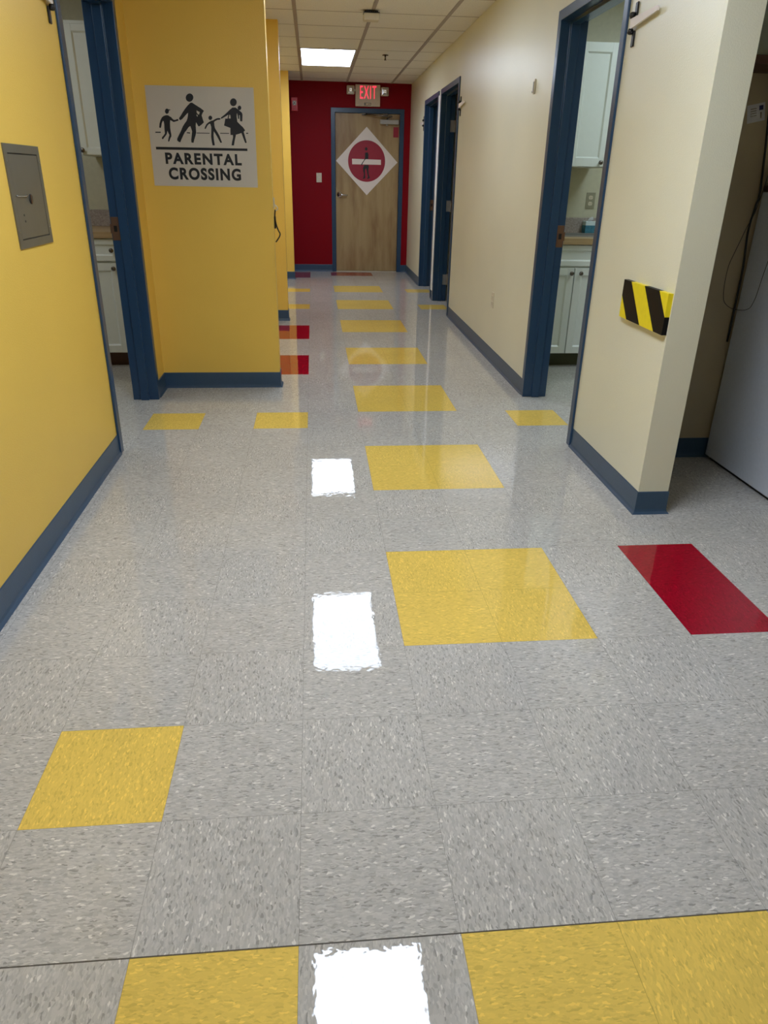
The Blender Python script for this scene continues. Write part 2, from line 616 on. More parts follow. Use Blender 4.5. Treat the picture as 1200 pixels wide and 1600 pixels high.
def strike_plate(parent, x, y, z, s=1):
    """on a jamb face at local x; s=+1 when the jamb faces +x"""
    b = NB()
    box(b, x if s > 0 else x - 0.002, x + 0.002 if s > 0 else x, y - 0.021, y + 0.021, z - 0.062, z + 0.062, 0, 0.0008, 1)
    box(b, x if s > 0 else x - 0.0026, x + 0.0026 if s > 0 else x, y - 0.009, y + 0.009, z - 0.016, z + 0.016, 1)
    box(b, x if s > 0 else x - 0.005, x + 0.005 if s > 0 else x, y + 0.021, y + 0.029, z - 0.025, z + 0.025, 0, 0.001, 1)
    o = obj('strike_plate', b, [M['strike'], M['black']], parent)
    o['label'] = 'aged brass strike plate'
strike_plate(door_roots[0], ry(D1[1]) + 0.05, 0.119, 0.995)
strike_plate(door_roots[2], ry(D3[1]) + 0.05, 0.119, 1.0)
for z in (0.24, 1.03, 1.82):                                   # butt hinges of the far exam room door
    b = NB()
    xh = ry(D2[1]) + 0.05
    box(b, xh, xh + 0.003, 0.098, 0.142, z - 0.057, z + 0.057)
    lathe(b, [(0.007, -0.06), (0.007, 0.06)], (xh + 0.008, 0.15, z), seg=10)
    h = obj('hinge', b, M['steel'], door_roots[1])
# the open leaf behind it, swung into the dark room
b = NB()
box(b, xh + 0.006, xh + 0.05, 0.162, 1.07, 0.01, 2.1, 0, 0.002, 1)
lf = obj('door_leaf', b, M['doorwood'], door_roots[1])

# left hall wall
LX = -0.95
DL = (2.655, 3.69)
w = wall('wall_left', (LX, -4.2, 0), LEFT, 10.6 + 4.2, TH, M['yellow'], [(DL[0] + 4.2 + 0.03, DL[1] + 4.2 - 0.03, 2.105)])
r = door_frame('door_5', (LX, -4.2, 0), LEFT, DL[0] + 4.2 + 0.05, DL[1] + 4.2 - 0.05, 2.085, TH)
strike_plate(r, DL[1] + 4.2 - 0.05, 0.119, 1.005, -1)

# left partitions facing the viewer
wall('wall_left_nib', (LX, 3.93, 0), END, -0.188 - LX, 0.12, M['yellow'])
wall('wall_left_nib', (LX, 6.43, 0), END, -0.207 - LX, 0.12, M['yellow'])
wall('wall_left_nib', (LX, 9.64, 0), END, -0.215 - LX, 0.12, M['yellow'])
baseboard('baseboard_left', [[(LX, DL[0]), (LX, -4.2)],
                             [(-0.188, 4.05), (-0.188, 3.93), (LX, 3.93), (LX, DL[1])],
                             [(-0.207, 6.55), (-0.207, 6.43), (LX, 6.43), (LX, 4.05), (-0.188, 4.05)],
                             [(-0.215, 9.76), (-0.215, 9.64), (LX, 9.64), (LX, 6.55), (-0.207, 6.55)]])

# end wall with the exit door
DE0, DE1, DET = 0.335, 1.375, 2.188
w = wall('wall_end', (0, 10.6, 0), END, 1.75, 0.13, M['red'], [(DE0 + 0.04, DE1 - 0.04, DET - 0.04)], -1.08)
root = door_frame('door_1', (0, 10.6, 0), END, DE0 + 0.06, DE1 - 0.06, DET - 0.06, 0.13, 0.06,
                  [(-.012, -.06), (-.012, 0), (.062, 0), (.062, .016), (.11, .016), (.11, 0), (.142, 0), (.142, -.06), (.13, -.06), (.13, -.04), (0, -.04), (0, -.06)])
b = NB()
box(b, DE0 + 0.063, DE1 - 0.063, 0.015, 0.059, 0.012, DET - 0.063, 0, 0.002, 1)
leaf = obj('door_leaf', b, M['doorwood'], root)
b = NB()                                                       # lever handle
lathe(b, [(0.040, 0.0), (0.040, 0.006), (0.033, 0.012), (0.013, 0.016), (0.012, 0.05), (0.0, 0.052)], (0.452, 0.015, 1.075), '-Y', 24)
tube(b, [(0.452, -0.03, 1.075), (0.48, -0.034, 1.074), (0.53, -0.032, 1.07), (0.565, -0.024, 1.068)], 0.0095, 10)
obj('lever_handle', b, M['chrome'], leaf)
b = NB()                                                       # closer: body on the door, arm to the frame head
box(b, 1.03, 1.295, -0.045, 0.015, 1.995, 2.055, 0, 0.006)
lathe(b, [(0.016, 0), (0.016, 0.02)], (1.13, -0.015, 1.975), 'Z', 14)
cl = obj('door_closer', b, M['steel'], leaf)
b = NB()
tube(b, [(1.13, -0.015, 2.062), (1.15, -0.12, 2.075), (1.18, -0.2, 2.08)], 0.009, 8)
tube(b, [(1.18, -0.2, 2.084), (0.98, -0.11, 2.1), (0.80, -0.02, 2.112)], 0.009, 8)
box(b, 0.77, 0.83, -0.03, -0.0125, 2.10, 2.13, 0, 0.003, 1)
box(b, 1.06, 1.14, -0.03, -0.0125, 2.085, 2.13, 0, 0.003, 1)
obj('closer_arm', b, M['knob'], cl)
b = NB()
box(b, 1.225, 1.3, 0.0125, 0.0149, 1.835, 1.965)
o = obj('warning_decal', b, M['signred'], leaf)
o['label'] = 'small dark red sticker in the top right corner of the door'
b = NB()
box(b, DE0 + 0.06, DE1 - 0.06, 0.0, 0.13, 0.0, 0.008, 0, 0.002, 1)
obj('light_line_threshold', b, M['beige'], root)  # pale strip standing in for the line of light beneath the door
baseboard('baseboard_end', [[(DE0, 10.6), (LX, 10.6), (LX, 9.76), (-0.215, 9.76)], [(1.464, 10.6), (DE1, 10.6)]])

# right baseboards (rotated with the wall)
bb = baseboard('baseboard_right', [[(RX, 9.06), (RX, 10.6)], [(RX, 7.80), (RX, 7.95)], [(RX, D1[1]), (RX, D2[0])],
                                   [(RX + TH, 2.4), (RX + TH, 1.82), (RX, 1.82), (RX, D1[0])]])
RIGHT_WALL_THINGS.append(bb)

b = NB()
box(b, ry(D3[0]) + 0.004, ry(D2[1]) - 0.004, -0.010, -0.0004, 0.101, 2.12, 0, 0.002, 1)
o = struct(obj('wall_strip_1', b, M['white_strip'], None, (RX, 10.6, 0), RIGHT))  # white plate laid over the wall section between the two far frames
RIGHT_WALL_THINGS.append(o)

# niche, open area and rooms
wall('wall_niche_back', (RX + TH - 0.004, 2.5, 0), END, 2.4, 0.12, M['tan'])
baseboard('baseboard_niche', [[(3.5, 2.5), (1.56, 2.5)]])
wall('wall_lobby_right', (3.5, 2.62, 0), RIGHT, 2.62 + 4.26, 0.12, M['cream'])
wall('wall_back', (3.6, -4.2, 0), PI, 4.7, 0.12, M['cream'])
wall('wall_right_room_back', (1.56, 5.05, 0), END, 2.3, 0.12, M['interior'])
wall('wall_right_room_side', (3.5, 5.05, 0), RIGHT, 5.05 - 2.62, 0.12, M['interior'])
wall('wall_far_rooms_side', (3.2, 10.7, 0), RIGHT, 10.7 - 5.17, 0.12, M['interior'])
wall('wall_far_rooms_divider', (1.60, 7.85, 0), END, 1.6, 0.08, M['interior'])
wall('wall_left_room_back', (-3.3, 5.1, 0), END, 3.3 - 1.085, 0.12, M['interior'])
wall('wall_left_room_side', (-3.3, 0.9, 0), LEFT, 4.3, 0.12, M['interior'])
wall('wall_left_room_near', (-1.085, 0.9, 0), PI, 2.3, 0.12, M['interior'])

# ------------------------------------------------------------------ cabinets
def shaker(name, x0, x1, z0, z1, y, t, stile, parent, mat):
    """door or drawer front whose face is at y-t"""
    b = NB()
    f = y - t
    def strip(ax0, ax1, az0, az1):
        box(b, ax0, ax1, f, y, az0, az1, 0, 0.0012, 1)
    strip(x0, x0 + stile, z0, z1)
    strip(x1 - stile, x1, z0, z1)
    strip(x0 + stile, x1 - stile, z0, z0 + stile)
    strip(x0 + stile, x1 - stile, z1 - stile, z1)
    px0, px1, pz0, pz1 = x0 + stile, x1 - stile, z0 + stile, z1 - stile
    k = 0.009
    o = [b.verts.new(c) for c in ((px0, f + 0.001, pz0), (px1, f + 0.001, pz0), (px1, f + 0.001, pz1), (px0, f + 0.001, pz1))]
    i = [b.verts.new(c) for c in ((px0 + k, f + 0.010, pz0 + k), (px1 - k, f + 0.010, pz0 + k), (px1 - k, f + 0.010, pz1 - k), (px0 + k, f + 0.010, pz1 - k))]
    for q in range(4):
        b.faces.new((o[q], o[(q + 1) % 4], i[(q + 1) % 4], i[q]))
    b.faces.new(i)
    return obj(name, b, mat, parent)

def knob(parent, x, y, z):
    b = NB()
    lathe(b, [(0.006, 0), (0.005, 0.010), (0.008, 0.014), (0.0155, 0.019), (0.0155, 0.023), (0.010, 0.028), (0, 0.029)], (x, y, z), '-Y', 18)
    return obj('knob', b, M['knob'], parent)

# right room: base cabinet (local origin at its front-left floor corner, wall at +y)
def base_cabinet(loc, width, depth, splits, drawers, toe, label, knobs, dknobs):
    t = thing('base_cabinet', loc, 0, label, 'cabinet')
    b = NB()
    box(b, 0, 0.018, 0, depth, 0.104, 0.889)
    box(b, width - 0.018, width, 0, depth, 0.104, 0.889)
    box(b, 0.018, width - 0.018, 0, depth, 0.104, 0.122)
    box(b, 0.018, width - 0.018, depth - 0.01, depth, 0.122, 0.889)
    box(b, 0.018, width - 0.018, 0, 0.02, 0.722, 0.748)
    box(b, 0.018, width - 0.018, 0, 0.02, 0.87, 0.889)
    box(b, 0.018, width - 0.018, 0, 0.02, 0.122, 0.135)
    for q0, q1 in zip(splits, splits[1:]):
        box(b, (q0[1] + q1[0]) / 2 - 0.02, (q0[1] + q1[0]) / 2 + 0.02, 0, 0.02, 0.135, 0.722)
    obj('body', b, M['white'], t)
    b = NB()
    box(b, 0, width, 0.07, depth, 0.0, 0.104)
    obj('toe_kick', b, toe, t)
    for (a, c), kx in zip(splits, knobs):
        d = shaker('door', a, c, 0.11, 0.728, -0.001, 0.02, 0.05, t, M['white'])
        knob(d, kx, -0.021, 0.693)
    for (a, c), kx in zip(drawers, dknobs):
        d = shaker('drawer', a, c, 0.742, 0.884, -0.001, 0.02, 0.035, t, M['white'])
        if kx is not None:
            knob(d, kx, -0.021, 0.812)
    return t
base_cabinet((1.60, 4.47, 0), 0.76, 0.575, [(0.01, 0.345), (0.352, 0.70)], [(0.01, 0.70)], M['toe'],
             'white double-door sink base cabinet in the right exam room', [0.322, 0.392], [None])
def countertop(loc, width, depth, hole, label):
    t = thing('countertop', loc, 0, label, 'countertop')
    b = NB()
    z0, z1 = 0.890, 0.932
    if hole:
        hx0, hx1, hy0, hy1 = hole
        box(b, 0, width, 0, hy0, z0, z1)
        box(b, 0, width, hy1, depth, z0, z1)
        box(b, 0, hx0, hy0, hy1, z0, z1)
        box(b, hx1, width, hy0, hy1, z0, z1)
    else:
        box(b, 0, width, 0, depth, z0, z1, 0, 0.002, 1)
    obj('worktop', b, M['counter'], t)
    b = NB()
    box(b, 0, width, depth - 0.018, depth, z1 + 0.0005, 1.045, 0, 0.002, 1)
    obj('backsplash', b, M['splash'], t)
    return t
countertop((1.60, 4.43, 0), 1.2, 0.618, (0.28, 0.68, 0.17, 0.5), 'tan laminate worktop with grey backsplash holding the steel sink')
t = thing('sink', (2.08, 4.765, 0.932), 0, 'stainless steel sink set in the right room worktop', 'sink')
b = NB()
def ringbox(b, x0, x1, y0, y1, w, z0, z1):
    box(b, x0, x1, y0, y0 + w, z0, z1)
    box(b, x0, x1, y1 - w, y1, z0, z1)
    box(b, x0, x0 + w, y0 + w, y1 - w, z0, z1)
    box(b, x1 - w, x1, y0 + w, y1 - w, z0, z1)
ringbox(b, -0.215, 0.215, -0.18, 0.18, 0.03, 0.0005, 0.006)
obj('rim', b, M['steel'], t)
b = NB()
ringbox(b, -0.19, 0.19, -0.155, 0.155, 0.004, -0.14, 0.0003)
box(b, -0.186, 0.186, -0.151, 0.151, -0.14, -0.136)
obj('basin', b, M['steel'], t)
b = NB()
lathe(b, [(0.022, 0.006), (0.022, 0.014), (0.012, 0.02), (0.011, 0.09), (0, 0.09)], (-0.17, 0.165, 0), 'Z', 16)
tube(b, smooth_path([(-0.17, 0.165, 0.08), (-0.17, 0.15, 0.115), (-0.17, 0.09, 0.11), (-0.17, 0.03, 0.085)]), 0.009, 10)
obj('faucet', b, M['chrome'], t)
t = thing('tissue_box', (2.225, 4.987, 0.9365), 0.03, 'small teal and white tissue box on the right room worktop', 'tissue box')
b = NB()
box(b, -0.058, 0.058, -0.036, 0.036, 0, 0.085, 0, 0.002, 1)
box(b, -0.0585, 0.0585, -0.0365, 0.0365, 0.055, 0.0855, 1, 0.002, 1)
obj('carton', b, [M['tissue_teal'], M['tissue_white']], t)
b = NB()
tube(b, [(-0.02, 0, 0.085), (-0.01, 0.004, 0.10), (0.008, -0.004, 0.108)], 0.012, 8)
obj('tissue', b, M['paper'], t)

t = thing('wall_cabinet', (1.60, 4.74, 0), 0, 'white upper cabinet with dark knob in the right exam room', 'cabinet')
b = NB()
box(b, 0, 0.578, 0, 0.305, 1.395, 2.165)
obj('body', b, M['white'], t)
for a, c, kx in ((0.004, 0.285, 0.26), (0.291, 0.574, 0.53)):
    d = shaker('door', a, c, 1.40, 2.16, -0.001, 0.02, 0.055, t, M['white'])
    knob(d, kx, -0.021, 1.428)

# left room
base_cabinet((-1.60, 4.52, 0), 0.51, 0.575, [(0.005, 0.262), (0.268, 0.505)] if False else [(0.0, 0.30), (0.306, 0.505)], [(0.0, 0.505)], M['toe2'],
             'off-white base cabinet with one drawer in the left exam room', [0.272, 0.33], [0.272])
countertop((-1.66, 4.485, 0), 0.57, 0.613, None, 'tan laminate worktop with grey backsplash in the left exam room')
t = thing('wall_cabinet', (-1.515, 4.79, 0), 0, 'off-white upper cabinet with round knob in the left exam room', 'cabinet')
b = NB()
box(b, 0, 0.425, 0, 0.308, 1.40, 2.18)
obj('body', b, M['white'], t)
d = shaker('door', 0.004, 0.421, 1.405, 2.16, -0.001, 0.02, 0.04, t, M['white'])
knob(d, 0.018, -0.021, 1.432)

# ------------------------------------------------------------------ plates, switches
def duplex(loc, rz, label, platemat, facemat):
    t = thing('wall_outlet', loc, rz, label, 'outlet')
    b = NB()
    box(b, -0.036, 0.036, -0.005, -0.0002, -0.058, 0.058, 0, 0.0015, 2)
    obj('cover_plate', b, platemat, t)
    for dz in (-0.022, 0.022):
        b = NB()
        pts = [(0.015 * math.cos(a) * 1.05, dz + max(-0.0135, min(0.0135, 0.017 * math.sin(a)))) for a in [2 * PI * i / 24 for i in range(24)]]
        plate(b, pts, -0.0075, -0.005)
        for sx in (-0.006, 0.006):
            box(b, sx - 0.0012, sx + 0.0012, -0.0078, -0.0074, dz - 0.002, dz + 0.006, 1)
        box(b, -0.002, 0.002, -0.0078, -0.0074, dz - 0.010, dz - 0.006, 1)
        obj('receptacle', b, [facemat, M['black']], t)
    return t
duplex((2.216, 5.05, 1.168), END, 'taupe outlet plate on the wall above the right exam room worktop', M['plate'], M['beige'])
RIGHT_WALL_THINGS.append(duplex((RX, 4.745, 0.457), RIGHT, 'beige outlet low on the cream hall wall', M['beige'], M['beige']))
t = thing('light_switch', (0.157, 10.6, 1.294), END, 'beige light switch plate on the red end wall', 'light switch')
b = NB()
box(b, -0.038, 0.038, -0.006, -0.0002, -0.062, 0.062, 0, 0.002, 2)
obj('cover_plate', b, M['beige'], t)
b = NB()
box(b, -0.006, 0.006, -0.016, -0.006, -0.004, 0.014, 0, 0.002, 1)
obj('toggle', b, M['signwhite2'], t)

# small holder on the right wall
t = thing('wall_hook', (RX, 4.085, 1.80), RIGHT, 'small beige hook plate high on the cream wall left of the open doorway', 'hook')
b = NB()
box(b, -0.014, 0.014, -0.01, -0.0003, -0.02, 0.06, 0, 0.003, 2)
obj('back_plate', b, M['beige'], t)
b = NB()
box(b, 0.002, 0.013, -0.017, -0.0102, -0.012, 0.045, 0, 0.001, 1)
tube(b, [(0.0075, -0.014, -0.008), (0.0075, -0.020, -0.014), (0.0075, -0.022, -0.004)], 0.0025, 8)
obj('hook_arm', b, M['steel'], t)
RIGHT_WALL_THINGS.append(t)

# ------------------------------------------------------------------ exam flags (black brackets, pale arm)
def exam_flag(loc, rz, side, label, ang=6.0, ln=0.25, zoff=0.0):
    """arm swings out on the given side (+1: local +x)"""
    t = thing('exam_room_flag', loc, rz, label, 'exam room flag', )
    b = NB()
    box(b, -0.013, 0.013, -0.008, -0.0003, 0.022, 0.07, 0, 0.003, 1)
    lathe(b, [(0.008, 0.012), (0.012, 0.02), (0.012, 0.032), (0.006, 0.036)], (-side * 0.014, -0.014, 0), 'Z', 12)
    tube(b, [(-side * 0.03, -0.02, 0.026), (side * 0.0, -0.01, 0.03)], 0.004, 6)
    obj('upper_bracket', b, M['black'], t)
    b = NB()
    box(b, -0.013, 0.013, -0.008, -0.0003, -0.09, -0.032, 0, 0.003, 1)
    lathe(b, [(0.008, -0.022), (0.012, -0.028), (0.012, -0.04), (0.006, -0.044)], (-side * 0.014, -0.014, 0), 'Z', 12)
    tube(b, [(-side * 0.03, -0.02, -0.034), (side * 0.0, -0.01, -0.038)], 0.004, 6)
    obj('lower_bracket', b, M['black'], t)
    b = NB()
    d = side
    pts = [(-d * 0.016, 0.012), (d * ln * 0.96, 0.014), (d * ln, 0.010), (d * ln, -0.004), (d * 0.03, -0.022), (-d * 0.016, -0.024)]
    if d < 0:
        pts = pts[::-1]
    plate(b, pts, -0.020, -0.012)
    a = obj('flag_arm', b, M['signwhite2'], t)
    return t
g = exam_flag((RX, 2.59, 1.905), RIGHT, 1, 'pale exam flag arm on black brackets, right of the open doorway')
RIGHT_WALL_THINGS.append(g)
g = exam_flag((RX, 6.62, 1.925), RIGHT, 1, 'exam flag at the near side of the far pair of blue door frames')
RIGHT_WALL_THINGS.append(g)
g = exam_flag((RX, 9.14, 1.935), RIGHT, -1, 'exam flag at the far side of the doorway closest to the end wall')
RIGHT_WALL_THINGS.append(g)
exam_flag((LX, 2.565, 1.905), LEFT, -1, 'exam flag on the yellow wall beside the left doorway')

# ------------------------------------------------------------------ access panel
t = thing('access_panel', (LX, 2.012, 1.211), LEFT, 'grey metal access panel set in the yellow wall', 'access panel')
b = NB()
ringbox_xz = lambda b, x0, x1, z0, z1, w, ya, yb: [box(b, x0, x1, ya, yb, z0, z0 + w), box(b, x0, x1, ya, yb, z1 - w, z1), box(b, x0, x0 + w, ya, yb, z0 + w, z1 - w), box(b, x1 - w, x1, ya, yb, z0 + w, z1 - w)]
ringbox_xz(b, -0.168, 0.168, -0.164, 0.164, 0.027, -0.005, -0.0003)
box(b, -0.141, 0.141, -0.0012, -0.0003, -0.137, 0.137, 1)  # black backing paints the shade in the gap around the panel door
obj('flange', b, [M['panel'], M['black']], t)
b = NB()
box(b, -0.1375, 0.1375, -0.004, -0.0014, -0.1335, 0.1325, 0, 0.0008, 1)
pd = obj('panel_door', b, M['panel'], t)
b = NB()
lathe(b, [(0.017, 0), (0.017, 0.002), (0.013, 0.003), (0.0, 0.003)], (0.006, -0.0041, -0.008), '-Y', 20)
box(b, -0.003, 0.003, -0.010, -0.006, -0.022, 0.006, 1)
obj('latch', b, [M['black'], M['strike']], pd)
b = NB()
for px, pz in ((-0.085, -0.058), (-0.082, -0.078)):
    lathe(b, [(0.004, 0), (0.004, 0.001)], (px, -0.0041, pz), '-Y', 10)
obj('keyhole', b, M['black'], pd)
for px, pz in ((-0.154, 0.11), (-0.154, -0.11), (0.154, 0.11), (0.154, -0.11)):
    b = NB()
    lathe(b, [(0.0035, 0), (0.003, 0.0015)], (px, -0.005, pz), '-Y', 10)
    obj('screw', b, M['chrome'], t)
b = NB()
tube(b, [(-0.13, -0.006, 0.004), (-0.04, -0.006, 0.001), (-0.03, -0.008, 0.005)], 0.0022, 8)
obj('latch_pin', b, M['chrome'], pd)

# ------------------------------------------------------------------ hazard bumper board
t = thing('hazard_board', (RX, 2.042, 0.838), RIGHT, 'yellow and black striped board near the cream wall corner', 'hazard board')
hw, hh, dp = 0.216, 0.078, 0.02
def clip(poly, axis, val, keep_less):
    out = []
    for i in range(len(poly)):
        a, c = poly[i], poly[(i + 1) % len(poly)]
        ia = (a[axis] <= val) if keep_less else (a[axis] >= val)
        ic = (c[axis] <= val) if keep_less else (c[axis] >= val)
        if ia:
            out.append(a)
        if ia != ic:
            k = (val - a[axis]) / (c[axis] - a[axis])
            out.append((a[0] + (c[0] - a[0]) * k, a[1] + (c[1] - a[1]) * k))
    return out
lean = 0.142
# boundaries of the stripes along the top edge; the bottom edge is shifted by `lean`
tops = [-0.42, -0.277, -0.138, -0.004, 0.136, 0.276]
b = NB()
rect = [(-hw, -hh), (hw, -hh), (hw, hh), (-hw, hh)]
def half(poly, x_top, right):
    """clip to the right/left of the leaning line through (x_top, hh)-(x_top+lean, -hh)"""
    out = []
    def sgn(p):
        xl = x_top + lean * (hh - p[1]) / (2 * hh)
        return (p[0] - xl) if right else (xl - p[0])
    for i in range(len(poly)):
        a, c = poly[i], poly[(i + 1) % len(poly)]
        da, dc = sgn(a), sgn(c)
        if da >= 0:
            out.append(a)
        if (da >= 0) != (dc >= 0):
            k = da / (da - dc)
            out.append((a[0] + (c[0] - a[0]) * k, a[1] + (c[1] - a[1]) * k))
    return out
for i in range(len(tops) - 1):
    pl = half(half(rect, tops[i], True), tops[i + 1], False)
    if len(pl) >= 3:
        plate(b, pl, -dp, -0.0004, (), i % 2)
obj('board', b, [M['hazyel'], M['hazblk']], t)
RIGHT_WALL_THINGS.append(t)

# ------------------------------------------------------------------ lettering
def text_mesh(name, txt, x0, x1, z0, z1, y, mat, parent, bold=0.02, depth=0.0008, track=1.0):
    cu = bpy.data.curves.new('lettering', 'FONT')
    cu.body = txt
    cu.size = 1.0
    cu.offset = bold
    cu.space_character = track
    cu.resolution_u = 6
    cu.fill_mode = 'BOTH'
    cu.extrude = 0.01
    o = bpy.data.objects.new('lettering', cu)
    COL.objects.link(o)
    bpy.context.view_layer.update()
    me = bpy.data.meshes.new_from_object(o.evaluated_get(bpy.context.evaluated_depsgraph_get()))
    bpy.data.objects.remove(o)
    bpy.data.curves.remove(cu)
    xs_ = [v.co.x for v in me.vertices]
    ys_ = [v.co.y for v in me.vertices]
    ax, bx_, ay, by = min(xs_), max(xs_), min(ys_), max(ys_)
    for v in me.vertices:
        u = (v.co.x - ax) / (bx_ - ax)
        w_ = (v.co.y - ay) / (by - ay)
        v.co = (x0 + (x1 - x0) * u, y - (depth if v.co.z > 0 else 0.0), z0 + (z1 - z0) * w_)
    me.name = name
    me.materials.clear()
    me.materials.append(mat)
    for pgn in me.polygons:
        pgn.material_index = 0
    q = bpy.data.objects.new(name, me)
    COL.objects.link(q)
    q.parent = parent
    return q

